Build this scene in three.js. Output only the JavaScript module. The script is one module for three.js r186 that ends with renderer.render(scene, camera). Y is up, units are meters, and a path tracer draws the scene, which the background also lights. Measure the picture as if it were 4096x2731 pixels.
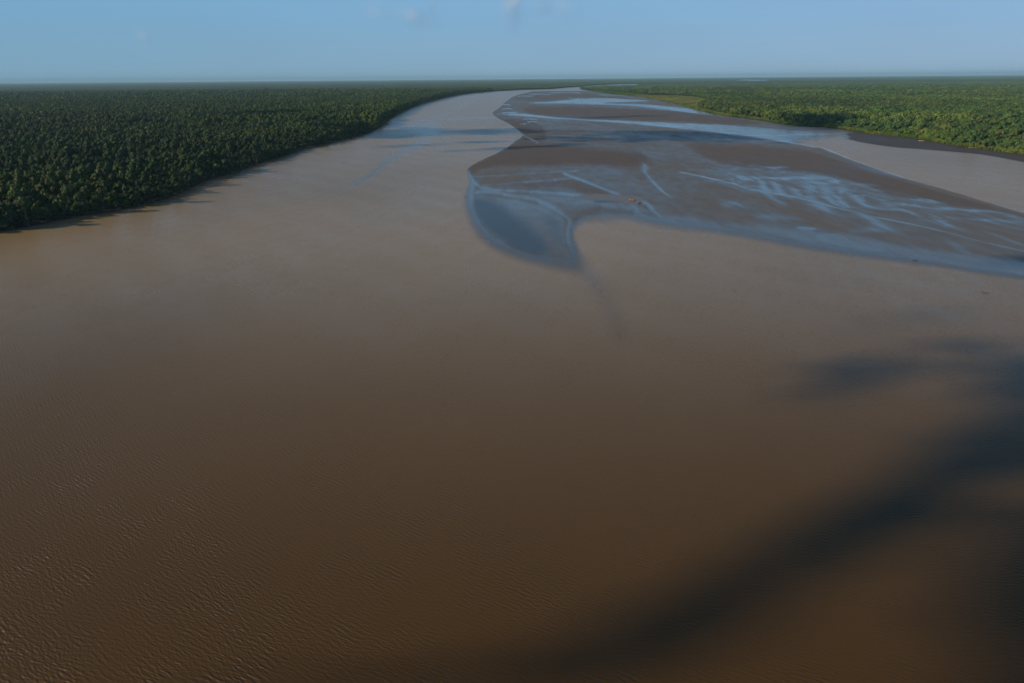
import * as THREE from 'three';
import { mergeGeometries } from 'three/addons/utils/BufferGeometryUtils.js';

// ---------------------------------------------------------------- camera, sky, sun, exposure
const scene = new THREE.Scene();
const FOV = 50, EYE = 120, PITCH = 19.80, ROLL = -0.46;
const camera = new THREE.PerspectiveCamera(FOV, 1024 / 682, 1, 110000);
camera.rotation.order = 'YXZ';
camera.position.set(0, EYE, 0);
camera.rotation.set(THREE.MathUtils.degToRad(-PITCH), 0, THREE.MathUtils.degToRad(ROLL));
camera.updateMatrixWorld(true);

const renderer = new THREE.WebGLRenderer({ antialias: true });
renderer.setSize(1024, 682);
renderer.toneMapping = THREE.LinearToneMapping;
renderer.toneMappingExposure = 1.0;
renderer.shadowMap.enabled = true;

const SUN_EL = 24, SUN_AZ = 98;           // degrees to the left of the view direction
const D2R = Math.PI / 180;
const sunDir = new THREE.Vector3(-Math.sin(SUN_AZ * D2R) * Math.cos(SUN_EL * D2R), Math.sin(SUN_EL * D2R), -Math.cos(SUN_AZ * D2R) * Math.cos(SUN_EL * D2R));
const sun = new THREE.DirectionalLight(new THREE.Color().setRGB(1.0, 0.81, 0.53), 4.6);
sun.position.copy(sunDir).multiplyScalar(3000);
sun.castShadow = true;
sun.shadow.radius = 2.7;
sun.shadow.mapSize.set(4096, 4096);
Object.assign(sun.shadow.camera, { left: -2500, right: 2500, top: 2500, bottom: -2500, near: 1, far: 9000 });
scene.add(sun, sun.target);

// ---------------------------------------------------------------- noise and small helpers
function rng(seed) { let s = seed >>> 0; return () => { s = (s + 0x6d2b79f5) >>> 0; let t = Math.imul(s ^ (s >>> 15), 1 | s); t = (t + Math.imul(t ^ (t >>> 7), 61 | t)) ^ t; return ((t ^ (t >>> 14)) >>> 0) / 4294967296; }; }
const clamp = (x, a = 0, b = 1) => (x < a ? a : x > b ? b : x), lerp = (a, b, t) => a + (b - a) * t;
const sstep = (a, b, x) => { const t = clamp((x - a) / (b - a)); return t * t * (3 - 2 * t); };
const hash = (ix, iy) => { let h = Math.imul(ix | 0, 374761393) + Math.imul(iy | 0, 668265263); h = Math.imul(h ^ (h >>> 13), 1274126177); return ((h ^ (h >>> 16)) >>> 0) / 4294967296; };
function vnoise(x, y) {
  const ix = Math.floor(x), iy = Math.floor(y), fx = x - ix, fy = y - iy, u = fx * fx * (3 - 2 * fx), v = fy * fy * (3 - 2 * fy);
  return lerp(lerp(hash(ix, iy), hash(ix + 1, iy), u), lerp(hash(ix, iy + 1), hash(ix + 1, iy + 1), u), v);
}
function fbm(x, y, n = 4) { let s = 0, a = 0.5, t = 0; for (let i = 0; i < n; i++) { s += a * vnoise(x, y); t += a; a *= 0.5; x = x * 2.03 + 17.3; y = y * 2.03 - 9.1; } return s / t; }
const FPX = 1365.5 / Math.tan(FOV / 2 * D2R);
// the point of the level ground (height y) that one sees at a place of the 4096 x 2731 photograph
function ground(px, py, y = 0) {
  const d = new THREE.Vector3((px - 2048) / FPX, (1365.5 - py) / FPX, -1).applyQuaternion(camera.quaternion);
  const t = (y - EYE) / Math.min(d.y, -0.0035);
  return new THREE.Vector3(d.x * t, y, d.z * t);
}
const numberOf = {};
function numbered(n) { const k = (numberOf[n] = (numberOf[n] ?? -1) + 1); return k ? n + '_' + String(k).padStart(3, '0') : n; }
function tag(o, label, category, group, kind) { o.userData = { ...o.userData, label, category }; if (group) o.userData.group = group; if (kind) o.userData.kind = kind; return o; }
function base(name) { const g = new THREE.Group(); g.name = numbered(name); scene.add(g); return g; }
function mesh(name, geo, mat, parent = scene) { const m = new THREE.Mesh(geo, mat); m.name = parent === scene ? numbered(name) : name; m.castShadow = m.receiveShadow = true; parent.add(m); return m; }
function smooth(pts, closed = false, sub = 3) {            // Catmull-Rom through [x, y, extra]
  const out = [], n = pts.length, g = (i) => pts[closed ? (i + n) % n : clamp(i, 0, n - 1)];
  for (let i = 0; i < (closed ? n : n - 1); i++) {
    const a = g(i - 1), b = g(i), c = g(i + 1), d = g(i + 2);
    for (let k = 0; k < sub; k++) {
      const t = k / sub, q = (j) => 0.5 * (2 * b[j] + (c[j] - a[j]) * t + (2 * a[j] - 5 * b[j] + 4 * c[j] - d[j]) * t * t + (3 * b[j] - a[j] - 3 * c[j] + d[j]) * t * t * t);
      out.push([q(0), q(1), lerp(b[2] ?? 0, c[2] ?? 0, t)]);
    }
  }
  if (!closed) out.push([...pts[n - 1].slice(0, 2), pts[n - 1][2] ?? 0]);
  return out;
}
const toWorld = (pts) => pts.map(([x, y, s]) => { const p = ground(x, y); return [p.x, p.z, s]; });

// ---------------------------------------------------------------- sky
{
  const W = 2048, H = 1024, data = new Float32Array(W * H * 4);
  const stops = [[0, [0.262, 0.415, 0.56]], [3, [0.232, 0.415, 0.60]], [7, [0.205, 0.425, 0.69]], [20, [0.12, 0.245, 0.42]], [45, [0.056, 0.092, 0.148]], [90, [0.04, 0.07, 0.12]]];
  const az0 = -Math.PI / 2, WISPS = [[-7.2, 4.3, 0.7, 0.45, 0.8], [-5.6, 5.3, 0.35, 0.8, 0.6], [-0.2, 5.3, 0.55, 0.9, 1.0], [1.8, 5.4, 0.5, 0.6, 0.7], [-9.3, 4.6, 0.9, 0.5, 0.3], [-24.5, 2.5, 0.3, 0.22, 0.5], [3.5, 5.0, 0.8, 0.5, 0.3], [14, 9, 2.5, 1.2, 0.5], [-18, 9.5, 3, 1.2, 0.5]];
  for (let r = 0; r < H; r++) for (let c = 0; c < W; c++) {
    const el = ((r + 0.5) / H - 0.5) * 180, az = ((c + 0.5) / W - 0.5) * 2 * Math.PI;
    const e = Math.max(el, 0);
    let k = 0; while (k < stops.length - 2 && e > stops[k + 1][0]) k++;
    const t = clamp((e - stops[k][0]) / (stops[k + 1][0] - stops[k][0]));
    const side = Math.sin(az - az0);                       // +1 to the right of the view
    const right = 1 + 0.14 * side * Math.exp(-e / 40), o = (r * W + c) * 4;
    // thin cloud remnants
    let cl = 0, sh = 0;
    if (el > 1 && el < 12) {
      const u = (az - az0) / D2R, n = fbm(u * 0.9 + 40, el * 1.3 + 5, 4), wx = (fbm(u * 0.7, el * 0.9, 3) - 0.5) * 1.6, wy = (fbm(u * 0.7 + 9, el * 0.9 + 4, 3) - 0.5) * 0.9;
      for (const [cu, ce, ru, re, k] of WISPS) {
        const g = (p, q) => Math.exp(-(((u + wx - p) / ru) ** 2) - ((el + wy - q) / re) ** 2);
        cl += k * g(cu, ce) * sstep(0.25, 0.65, n) * 1.3; sh += k * g(cu + ru * 0.7, ce - re * 0.9) * 0.9;
      }
      cl = Math.min(cl, 1); sh = Math.min(sh, 1);
    }
    const warm = [0.35, 0.45, 0.58], veil = 0.97 + 0.06 * fbm(az * 9, el * 0.35, 3);
    for (let j = 0; j < 3; j++) {
      let v = lerp(stops[k][1][j], stops[k + 1][1][j], t) * (j === 0 ? 1 + 0.30 * side * Math.exp(-e / 40) : right) * veil;
      v *= 1 - 0.15 * sh;
      data[o + j] = lerp(v, warm[j], cl * 0.8);
    }
    data[o + 3] = 1;
  }
  const sky = new THREE.DataTexture(data, W, H, THREE.RGBAFormat, THREE.FloatType);
  sky.mapping = THREE.EquirectangularReflectionMapping;
  sky.magFilter = THREE.LinearFilter;
  sky.needsUpdate = true;
  scene.background = sky;
  scene.environment = sky;
}

// ---------------------------------------------------------------- fields painted on a stretch of level ground (a map in metres)
class Field {
  constructor(x0, x1, z0, z1, W, H) { Object.assign(this, { x0, x1, z0, z1, W, H }); }    // z0 near, z1 far
  layer(v = 0) { return new Float32Array(this.W * this.H).fill(v); }
  x(c) { return lerp(this.x0, this.x1, (c + 0.5) / this.W); }
  z(r) { return lerp(this.z0, this.z1, (r + 0.5) / this.H); }
  span(xa, xb, za, zb) {
    const c = (x) => (x - this.x0) / (this.x1 - this.x0) * this.W, r = (z) => (z - this.z0) / (this.z1 - this.z0) * this.H;
    return [clamp(Math.floor(c(xa)), 0, this.W), clamp(Math.ceil(c(xb)), 0, this.W), clamp(Math.floor(r(za)), 0, this.H), clamp(Math.ceil(r(zb)), 0, this.H)];
  }
  // a soft band along a line; width in units that shrink with foreshortening: across 1/FPX of the distance, along the view more
  stroke(L, px, half, strength, wobble = 0.35) {
    const P = toWorld(smooth(px.map(([x, y, s]) => [x, y, s ?? half])));
    for (let i = 0; i + 1 < P.length; i++) {
      const [ax, az, ah] = P[i], [bx, bz, bh] = P[i + 1], far = Math.max(-az, -bz), hm = Math.max(ah, bh) * 2.2, mx = hm * far / FPX, mz = hm * far * far / (FPX * EYE);
      const [c0, c1, r0, r1] = this.span(Math.min(ax, bx) - mx, Math.max(ax, bx) + mx, Math.max(az, bz) + mz, Math.min(az, bz) - mz);
      for (let r = r0; r < r1; r++) {
        const z = this.z(r), sx = FPX / -z, sz = FPX * EYE / (z * z), dx = (bx - ax) * sx, dz = (bz - az) * sz, dd = dx * dx + dz * dz || 1e-9;
        for (let c = c0; c < c1; c++) {
          const x = this.x(c), ex = (x - ax) * sx, ez = (z - az) * sz, t = clamp((ex * dx + ez * dz) / dd), d = Math.hypot(ex - dx * t, ez - dz * t), h = lerp(ah, bh, t);
          if (d > 2.2 * h) continue;
          const n = wobble ? 1 - wobble + 2 * wobble * vnoise(x * 0.09 + i, z * 0.018) : 1, v = strength * Math.exp(-1.1 * (d / h) ** 2) * n, k = r * this.W + c;
          if (v > L[k]) L[k] = v;
        }
      }
    }
  }
  // inside of an outline, 1 inside, soft by the third number of each corner; mode 'max', 'min' (cut away)
  area(L, px, soft, strength, how = 'max', curved = true, edgeNoise = 0) {
    const pts = px.map(([x, y, s]) => [x, y, s ?? soft]), P = toWorld(curved ? smooth(pts, true) : pts), n = P.length;
    let xa = 1e9, xb = -1e9, za = -1e9, zb = 1e9, ms = 0;
    for (const [x, z, s] of P) { xa = Math.min(xa, x); xb = Math.max(xb, x); za = Math.max(za, z); zb = Math.min(zb, z); ms = Math.max(ms, s); }
    const far = -zb, [c0, c1, r0, r1] = this.span(xa - ms * far / FPX, xb + ms * far / FPX, za + ms * far * -za / (FPX * EYE), zb - ms * far * far / (FPX * EYE));
    for (let r = r0; r < r1; r++) {
      const z = this.z(r), sx = FPX / -z, sz = FPX * EYE / (z * z);
      for (let c = c0; c < c1; c++) {
        const x = this.x(c);
        let best = 1e18, bs = soft, inside = false;
        for (let i = 0, j = n - 1; i < n; j = i++) {
          const A = P[j], B = P[i];
          if ((A[1] > z) !== (B[1] > z) && x < (B[0] - A[0]) * (z - A[1]) / (B[1] - A[1]) + A[0]) inside = !inside;
          const dx = (B[0] - A[0]) * sx, dz = (B[1] - A[1]) * sz, ex = (x - A[0]) * sx, ez = (z - A[1]) * sz, t = clamp((ex * dx + ez * dz) / (dx * dx + dz * dz || 1e-9)), d = (ex - dx * t) ** 2 + (ez - dz * t) ** 2;
          if (d < best) { best = d; bs = lerp(A[2], B[2], t); }
        }
        let d = Math.sqrt(best) * (inside ? 1 : -1);
        if (edgeNoise) d += edgeNoise * (fbm(x * 0.06, z * 0.025, 4) - 0.5) * 2;
        const v = strength * sstep(-bs, bs, d), k = r * this.W + c;
        if (how === 'max') { if (v > L[k]) L[k] = v; } else L[k] *= 1 - v;
      }
    }
  }
}
const byteTexture = (W, H, f, srgb = false) => {            // f(col, row) -> [r, g, b, a] in 0..1
  const a = new Uint8Array(W * H * 4);
  for (let r = 0; r < H; r++) for (let c = 0; c < W; c++) { const v = f(c, r), o = (r * W + c) * 4; for (let j = 0; j < 4; j++) a[o + j] = Math.round(clamp(v[j] ?? 1) * 255); }
  const t = new THREE.DataTexture(a, W, H, THREE.RGBAFormat);
  t.magFilter = THREE.LinearFilter; t.needsUpdate = true;
  if (srgb) t.colorSpace = THREE.SRGBColorSpace;
  return t;
};
const toS = (v) => (v <= 0.0031308 ? v * 12.92 : 1.055 * Math.pow(v, 1 / 2.4) - 0.055);

// ---------------------------------------------------------------- river water
const TILE = 80;
function waveTexture(size, tile, seed, lo, hi, count, spread, dir) {
  const r = rng(seed), waves = [];
  while (waves.length < count) {
    const L = lo * Math.pow(hi / lo, r()), a = dir + (r() + r() + r() - 1.5) * spread, kx = Math.round(Math.cos(a) * tile / L), ky = Math.round(Math.sin(a) * tile / L);
    if (kx || ky) waves.push([kx, ky, r() * 6.283, Math.pow(L / hi, 0.9)]);
  }
  const S = size, tab = new Float32Array(S), h = new Float32Array(S * S);
  for (let i = 0; i < S; i++) tab[i] = Math.sin(i / S * 2 * Math.PI);
  for (const [kx, ky, p, a] of waves) {
    const p0 = Math.round(p / 6.283 * S);
    for (let y = 0; y < S; y++) { let ph = (((ky * y + p0) % S) + S) % S; const st = ((kx % S) + S) % S; for (let x = 0; x < S; x++) { h[y * S + x] += a * tab[ph]; ph += st; if (ph >= S) ph -= S; } }
  }
  let m = 0; for (const v of h) m += v * v; m = Math.sqrt(m / h.length);
  const gust = (x, y) => 0.35 + 0.65 * (0.5 + 0.5 * Math.sin(2 * Math.PI * (x + 0.13 * Math.sin(2 * Math.PI * y * 2))) * Math.sin(2 * Math.PI * (y + 0.17 * Math.sin(2 * Math.PI * x * 3))));
  return byteTexture(S, S, (c, y) => { const v = h[y * S + c] / m * gust(c / S, y / S), w = v > 0 ? v * 1.15 : v * 0.85; const q = clamp(0.5 + w / 6); return [q, q, q, 1]; });
}
const waterWaves = waveTexture(2048, TILE, 5, 0.55, 1.7, 130, 0.65, 1.95);
waterWaves.wrapS = waterWaves.wrapT = THREE.RepeatWrapping;
waterWaves.channel = 1;
const wf = new Field(-800, 800, -40, -2600, 512, 1280);
const slick = wf.layer(), murk = wf.layer();
wf.stroke(slick, [[1500, 492], [1600, 497], [1690, 503], [1716, 522], [1714, 551], [1663, 582], [1561, 638], [1485, 699], [1434, 724]].map(([x, y]) => [x, y, y > 500 ? 22 : 8]), 14, 0.85, 0.12);
wf.stroke(slick, [[1730, 478], [1800, 476], [1990, 470]], 4, 0.5);
wf.stroke(slick, [[1560, 430], [1700, 437], [1780, 434]], 4, 0.4);
wf.stroke(slick, [[1180, 590], [1300, 560], [1420, 520]], 10, 0.3);
wf.stroke(murk, [[2300, 1020], [2370, 1120], [2440, 1230], [2480, 1330]], 45, 0.3, 0);
wf.stroke(slick, [[2300, 1020], [2340, 1075], [2390, 1140]], 40, 0.3, 0);
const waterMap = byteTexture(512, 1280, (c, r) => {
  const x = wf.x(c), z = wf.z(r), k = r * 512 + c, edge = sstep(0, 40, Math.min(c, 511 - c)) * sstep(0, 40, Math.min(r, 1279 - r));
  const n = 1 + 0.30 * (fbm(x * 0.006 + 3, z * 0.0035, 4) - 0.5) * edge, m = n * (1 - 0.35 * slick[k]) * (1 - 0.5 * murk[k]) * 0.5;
  const q = sstep(60, 640, -z + 120 * (fbm(x * 0.004 + 20, z * 0.004, 3) - 0.5) + 0.06 * x);       // colour graded: darker and browner near the camera, paler and greyer farther off
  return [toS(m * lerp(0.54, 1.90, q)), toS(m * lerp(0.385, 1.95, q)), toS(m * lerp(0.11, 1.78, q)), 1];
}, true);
const waterRough = byteTexture(512, 1280, (c, r) => {
  const x = wf.x(c), z = wf.z(r), k = r * 512 + c, edge = sstep(0, 40, Math.min(c, 511 - c)) * sstep(0, 40, Math.min(r, 1279 - r));
  const v = lerp(0.86, 0.41, sstep(80, 440, -z)) * (1 - 0.55 * slick[k]) * (1 + edge * 0.35 * (fbm(x * 0.012, z * 0.006 + 9, 4) - 0.5));
  return [v, v, v, 1];
});
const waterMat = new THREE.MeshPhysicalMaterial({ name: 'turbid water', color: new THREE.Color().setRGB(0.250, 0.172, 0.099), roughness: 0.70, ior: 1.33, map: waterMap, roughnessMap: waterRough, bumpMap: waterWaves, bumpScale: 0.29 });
{
  const X0 = -6000, X1 = 31000, Z0 = 700, Z1 = -12500, g = new THREE.BufferGeometry();
  const xs = [X0, -800, 800, X1], zs = [Z0, -40, -2600, Z1], pos = [], uv = [], uv1 = [], idx = [];
  for (const z of zs) for (const x of xs) { pos.push(x, 0, z); uv.push((x + 800) / 1600, (z + 40) / -2560); uv1.push(x / TILE, z / TILE); }
  for (let j = 0; j < 3; j++) for (let i = 0; i < 3; i++) { const a = j * 4 + i; idx.push(a, a + 1, a + 5, a, a + 5, a + 4); }
  g.setAttribute('position', new THREE.Float32BufferAttribute(pos, 3));
  g.setAttribute('normal', new THREE.Float32BufferAttribute(pos.map((_, i) => (i % 3 === 1 ? 1 : 0)), 3));
  g.setAttribute('uv', new THREE.Float32BufferAttribute(uv, 2));
  g.setAttribute('uv1', new THREE.Float32BufferAttribute(uv1, 2));
  g.setIndex(idx);
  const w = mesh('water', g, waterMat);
  tag(w, 'wide brown turbid river with fine ripples', 'river', null, 'structure');
}

// ---------------------------------------------------------------- tidal mudflat
const FLAT = [[2183, 356, 3], [2106, 371, 3], [2050, 388, 3], [2019, 412, 3], [1996, 433, 3], [1973, 448, 3], [1976, 461, 3], [1999, 476, 3], [2035, 494, 3], [2065, 515, 3], [2091, 540, 3], [2065, 563, 3], [2030, 589, 3], [1968, 622, 3], [1912, 647, 3], [1877, 670, 3], [1869, 684, 3], [1874, 703, 5],
  [1880, 735, 12], [1868, 790, 26], [1880, 850, 30], [1918, 925, 36], [1975, 978, 38], [2055, 1015, 42], [2150, 1042, 46], [2245, 1058, 56], [2300, 1062, 60], [2305, 1005, 30], [2288, 930, 14], [2322, 880, 28], [2410, 862, 44], [2500, 862, 40], [2570, 876, 45], [2620, 888, 41], [2700, 902, 38], [2790, 911, 38], [2900, 926, 38], [3000, 942, 38], [3155, 973, 38], [3308, 998, 38], [3461, 1020, 38], [3600, 1038, 38], [3750, 1058, 34], [3900, 1083, 34], [4096, 1110, 34], [4330, 1150, 18],
  [4500, 1000, 4], [4300, 915, 3], [4096, 852, 3], [3920, 798, 3], [3767, 752, 3], [3614, 709, 3], [3436, 648, 3], [3359, 617, 3], [3293, 592, 3], [3180, 572, 4], [3230, 552, 14], [3380, 535, 8], [3400, 515, 3], [3155, 490, 3], [3002, 465, 3], [2871, 448, 3], [2743, 415, 3], [2636, 393, 3], [2437, 368, 3], [2370, 358, 3], [2326, 349, 3], [2260, 350, 3]];
const STRIP = [[3385, 549, 5], [3436, 567, 4], [3563, 587, 4], [3742, 602, 4], [3920, 617, 4], [4096, 648, 4], [4400, 700, 4], [4400, 640, 3], [4096, 600, 3], [3869, 572, 3], [3665, 540, 3], [3461, 518, 3], [3400, 515, 3]];
const z4 = (pts) => pts.map(([x, y]) => [2900 + x * 0.5102, 250 + y * 0.5102]), z3 = (pts) => pts.map(([x, y]) => [1800 + x * 0.5102, 280 + y * 0.5102]);
function paintFlat(f) {
  const strip = f.layer(); f.area(strip, STRIP, 5, 1);
  const alpha = f.layer(), film = f.layer(), foam = f.layer(), dry = f.layer(), dark = f.layer(), pool = f.layer();
  f.area(alpha, FLAT, 3, 1, 'max', true, 0.9);
  f.area(alpha, STRIP, 4, 1, 'max', true, 2.2);
  // wet channels that drain the flat
  f.area(film, [[2020, 458], [2106, 456], [2208, 468], [2310, 475], [2565, 486], [2769, 494], [2900, 500], [3050, 512], [3150, 520], [3300, 532], [3395, 545], [3293, 592], [3155, 569], [3002, 543], [2769, 520], [2565, 499], [2361, 484], [2208, 474], [2106, 466]], 3, 1, 'max', true, 2);
  f.area(film, [[2120, 412], [2220, 404], [2340, 394], [2440, 393], [2575, 401], [2590, 405], [2480, 409], [2420, 413], [2565, 416], [2680, 427], [2800, 440], [2976, 466], [3060, 482], [2960, 474], [2769, 452], [2615, 433], [2514, 423], [2361, 418], [2230, 414]], 2.5, 1, 'max', true, 2);
  f.stroke(film, [[2400, 380], [2500, 385], [2530, 392]], 3, 0.7);
  f.stroke(film, [[2280, 393], [2340, 396], [2420, 394]], 3, 0.8);
  for (const [x, y, l] of [[2010, 452, 60], [2060, 462, 90], [2090, 478, 60], [2110, 488, 40], [2080, 497, 25], [1990, 420, 50], [2010, 436, 40], [2070, 386, 60], [2120, 378, 80], [2200, 372, 120], [2420, 408, 120]]) f.stroke(film, [[x, y], [x + l * 0.5, y - 1.5], [x + l, y]], 2.2, 0.85, 0.5);
  f.stroke(film, z3([[560, 505], [620, 535], [690, 570]]), 4, 0.7);
  const LINE = z4([[0, 555], [200, 577], [500, 627], [770, 672], [900, 722], [1050, 782], [1400, 902], [1700, 987], [2000, 1077], [2344, 1180], [2700, 1290]]);
  f.stroke(foam, LINE.slice(0, 6), 3.4, 1.0, 0.2);
  f.stroke(foam, LINE.slice(5), 2.8, 0.75, 0.25);
  f.stroke(foam, z4([[-200, 545], [0, 552], [300, 575], [560, 567], [800, 563], [980, 545]]), 2.2, 0.35, 0.5);
  f.stroke(film, LINE.slice(0, 7), 9, 0.55, 0.3);
  // tip, eddy bar and its rim
  f.stroke(film, [[1872, 690], [1885, 715], [1905, 738], [1953, 757], [2030, 763], [2131, 767], [2234, 774], [2330, 781]], 10, 0.9, 0.2);
  f.stroke(film, [[1880, 745], [1876, 790], [1888, 845], [1920, 912], [1970, 964], [2040, 1004], [2110, 1030], [2200, 1055]], 26, 0.95, 0.15);
  f.stroke(film, [[1905, 770], [1960, 768], [2045, 782], [2131, 795], [2183, 816], [2234, 846], [2274, 876], [2281, 898], [2272, 920], [2275, 960], [2288, 1005], [2300, 1030]], 13, 0.9, 0.2);
  f.area(film, [[1900, 775], [2040, 790], [2180, 830], [2260, 880], [2262, 930], [2275, 1000], [2310, 1070], [2180, 1050], [2040, 1000], [1940, 920], [1890, 840]], 14, 0.62);
  f.area(dark, [[1900, 795, 12], [1975, 806, 22], [2045, 850, 30], [2110, 900, 34], [2170, 960, 34], [2195, 1010, 26], [2110, 1008, 16], [2020, 966, 14], [1950, 912, 14], [1905, 850, 12]], 16, 1.0);
  f.area(dark, [[2190, 860], [2250, 885], [2255, 940], [2265, 1000], [2215, 960], [2180, 900]], 20, 0.35);
  f.stroke(film, z3([[900, 815], [960, 838], [1080, 882], [1230, 942], [1320, 976]]), 8, 0.95, 0.15);
  f.stroke(film, z3([[1530, 740], [1530, 800], [1560, 840], [1600, 885], [1660, 945], [1720, 990]]), 9, 0.75, 0.2);
  f.stroke(film, z3([[180, 838], [450, 825], [850, 798], [1000, 792]]), 3, 0.5);
  f.stroke(film, z3([[260, 905], [500, 885], [760, 868], [950, 850]]), 5, 0.5);
  f.area(film, z3([[300, 900], [700, 905], [1050, 960], [1000, 975], [650, 950], [330, 935]]), 14, 0.45);
  f.area(film, z3([[480, 960], [900, 985], [1100, 1010], [1050, 1060], [900, 1050], [700, 1000]]), 16, 0.6);
  f.area(film, z3([[1000, 1010], [1150, 1020], [1380, 1050], [1500, 1070], [1560, 1120], [1350, 1100], [1100, 1060]]), 14, 0.75);
  f.stroke(film, [[2535, 822], [2550, 838], [2548, 848]], 20, 0.95, 0.1);
  f.stroke(film, z3([[1510, 1030], [1560, 1060], [1600, 1110], [1680, 1165], [1760, 1190]]), 14, 0.9, 0.15);
  f.area(dark, z3([[1510, 1085], [1545, 1090], [1600, 1130], [1590, 1140], [1540, 1110]]), 5, 0.5);
  // lower fringe of the flat
  f.stroke(film, [[2560, 862], [2640, 884], [2740, 900], [2900, 920], [3000, 936], [3155, 967], [3308, 991], [3461, 1012], [3600, 1030], [3750, 1050], [3900, 1073], [4096, 1098], [4330, 1135]], 22, 0.92, 0.15);
  f.area(film, [[2600, 850], [2900, 890], [3155, 910], [3350, 925], [3500, 960], [3700, 1000], [3900, 1020], [4150, 1060], [4330, 1140], [3900, 1085], [3461, 1025], [3155, 978], [2900, 930], [2700, 906]], 22, 0.6);
  f.area(film, z4([[250, 1180], [420, 1190], [620, 1230], [500, 1240], [250, 1220]]), 16, 0.6);
  f.area(film, z4([[560, 1290], [640, 1285], [720, 1300], [700, 1315], [600, 1312]]), 6, 1);
  f.area(film, z4([[720, 1335], [850, 1335], [950, 1360], [1050, 1420], [1300, 1480], [1100, 1490], [850, 1430], [700, 1370]]), 14, 0.9);
  f.stroke(dark, z4([[510, 1275], [580, 1278], [690, 1288]]), 3, 0.9);
  f.stroke(dark, z4([[700, 1322], [780, 1325], [850, 1332]]), 3, 0.9);
  // wavy wet runnels in the middle of the flat
  for (const [w, s, p] of [
    [7, 0.85, [[290, 930], [300, 965], [325, 1005]]], [8, 0.8, [[395, 945], [415, 985], [450, 1035]]], [9, 0.9, [[545, 990], [560, 1015], [585, 1045]]], [8, 0.8, [[690, 970], [668, 1010], [690, 1060]]],
    [9, 0.9, [[805, 985], [798, 1030], [830, 1080], [880, 1115]]], [8, 0.9, [[870, 1045], [905, 1080], [940, 1120]]], [9, 0.9, [[1020, 1038], [1040, 1075], [1090, 1115]]], [12, 0.9, [[330, 1025], [370, 1060], [430, 1095]]],
    [16, 0.9, [[690, 1075], [750, 1125], [810, 1165]]], [15, 0.9, [[1110, 1205], [1170, 1245], [1260, 1295]]], [4, 0.9, [[290, 818], [370, 826], [490, 818]]], [5, 1, [[445, 915], [500, 906], [560, 902], [640, 905]]],
    [4, 0.7, [[230, 905], [330, 908], [430, 912]]], [5, 0.8, [[690, 915], [760, 908], [800, 903]]], [5, 0.9, [[820, 935], [860, 930], [885, 925]]], [4, 0.6, [[600, 940], [700, 944], [830, 950]]], [9, 0.6, [[120, 905], [170, 900], [220, 930]]],
    [6, 0.8, [[1440, 1115], [1560, 1135], [1680, 1150], [1780, 1145], [1900, 1160], [2100, 1165]]], [8, 0.7, [[1090, 1120], [1250, 1150], [1420, 1160], [1500, 1195]]], [9, 0.7, [[1640, 1200], [1700, 1240], [1750, 1270]]], [7, 0.6, [[1480, 1075], [1560, 1085], [1640, 1085]]],
    [6, 0.55, [[1300, 1100], [1380, 1110], [1460, 1112]]], [6, 0.6, [[1760, 1215], [1900, 1230], [2100, 1240], [2300, 1245]]], [10, 0.55, [[2080, 1340], [2180, 1370], [2300, 1420]]], [6, 0.5, [[940, 970], [920, 1000], [915, 1030]]], [5, 0.5, [[950, 960], [1050, 955], [1200, 962]]],
    [9, 0.55, [[1000, 1330], [1200, 1310], [1330, 1300]]], [12, 0.5, [[1800, 1420], [1860, 1460], [1900, 1500]]], [10, 0.6, [[0, 1120], [60, 1100], [120, 1120]]], [6, 0.6, [[150, 985], [200, 1000], [260, 1005]]], [9, 0.5, [[1150, 1060], [1220, 1075], [1280, 1110]]],
  ]) f.stroke(film, z4(p), w * 1.35, s * 0.9, 0.25);
  const TRACK = z4([[-350, 860], [-200, 890], [0, 935], [100, 960], [200, 988], [330, 1020], [500, 1046], [640, 1080], [880, 1140], [1120, 1200], [1400, 1255], [1700, 1322], [2000, 1402], [2344, 1480]]);
  f.stroke(foam, TRACK, 1.8, 0.42, 0.9);
  f.stroke(film, TRACK, 5, 0.6, 0.5);
  f.stroke(dark, TRACK.map(([x, y]) => [x, y + 4]), 2, 0.7, 0.8);
  // small brown pool round the boat
  f.area(pool, [[2330, 777, 10], [2400, 777, 4], [2470, 779, 3], [2520, 783, 2], [2566, 791, 2], [2571, 803, 2], [2558, 813, 2], [2510, 813, 4], [2450, 807, 3], [2390, 802, 4], [2340, 792, 10]], 3, 1, 'max', true, 1.2);
  f.area(dark, [[2375, 801], [2430, 802], [2486, 807], [2440, 811], [2390, 811]], 3, 1);
  // drier, browner mud
  f.area(dry, z3([[140, 770], [240, 715], [420, 630], [530, 560], [640, 560], [760, 580], [1000, 600], [1300, 640], [1500, 650], [1560, 720], [1420, 760], [1100, 745], [800, 750], [450, 745], [250, 770], [170, 820]]), 16, 1.0, 'max', true, 6);
  f.area(dry, z3([[380, 385], [480, 385], [640, 400], [740, 470], [740, 560], [640, 575], [560, 540], [480, 440]]), 8, 0.9, 'max', true, 5);
  f.area(dry, z3([[600, 300], [900, 285], [1300, 300], [1800, 330], [2340, 395], [2352, 430], [1700, 400], [1200, 385], [800, 365], [620, 345]]), 7, 0.7, 'max', true, 3);
  f.area(dry, z3([[500, 215], [760, 165], [1200, 190], [1500, 225], [1000, 220], [700, 240]]), 7, 0.5, 'max', true, 3);
  f.area(dry, z4([[-300, 640], [100, 650], [600, 690], [900, 770], [1300, 900], [1700, 1020], [2200, 1160], [2500, 1250], [2200, 1180], [1700, 1110], [1300, 1030], [900, 900], [500, 850], [0, 800]]), 18, 0.75, 'max', true, 5);
  f.area(dry, STRIP, 5, 0.8, 'max', true, 2);
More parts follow.
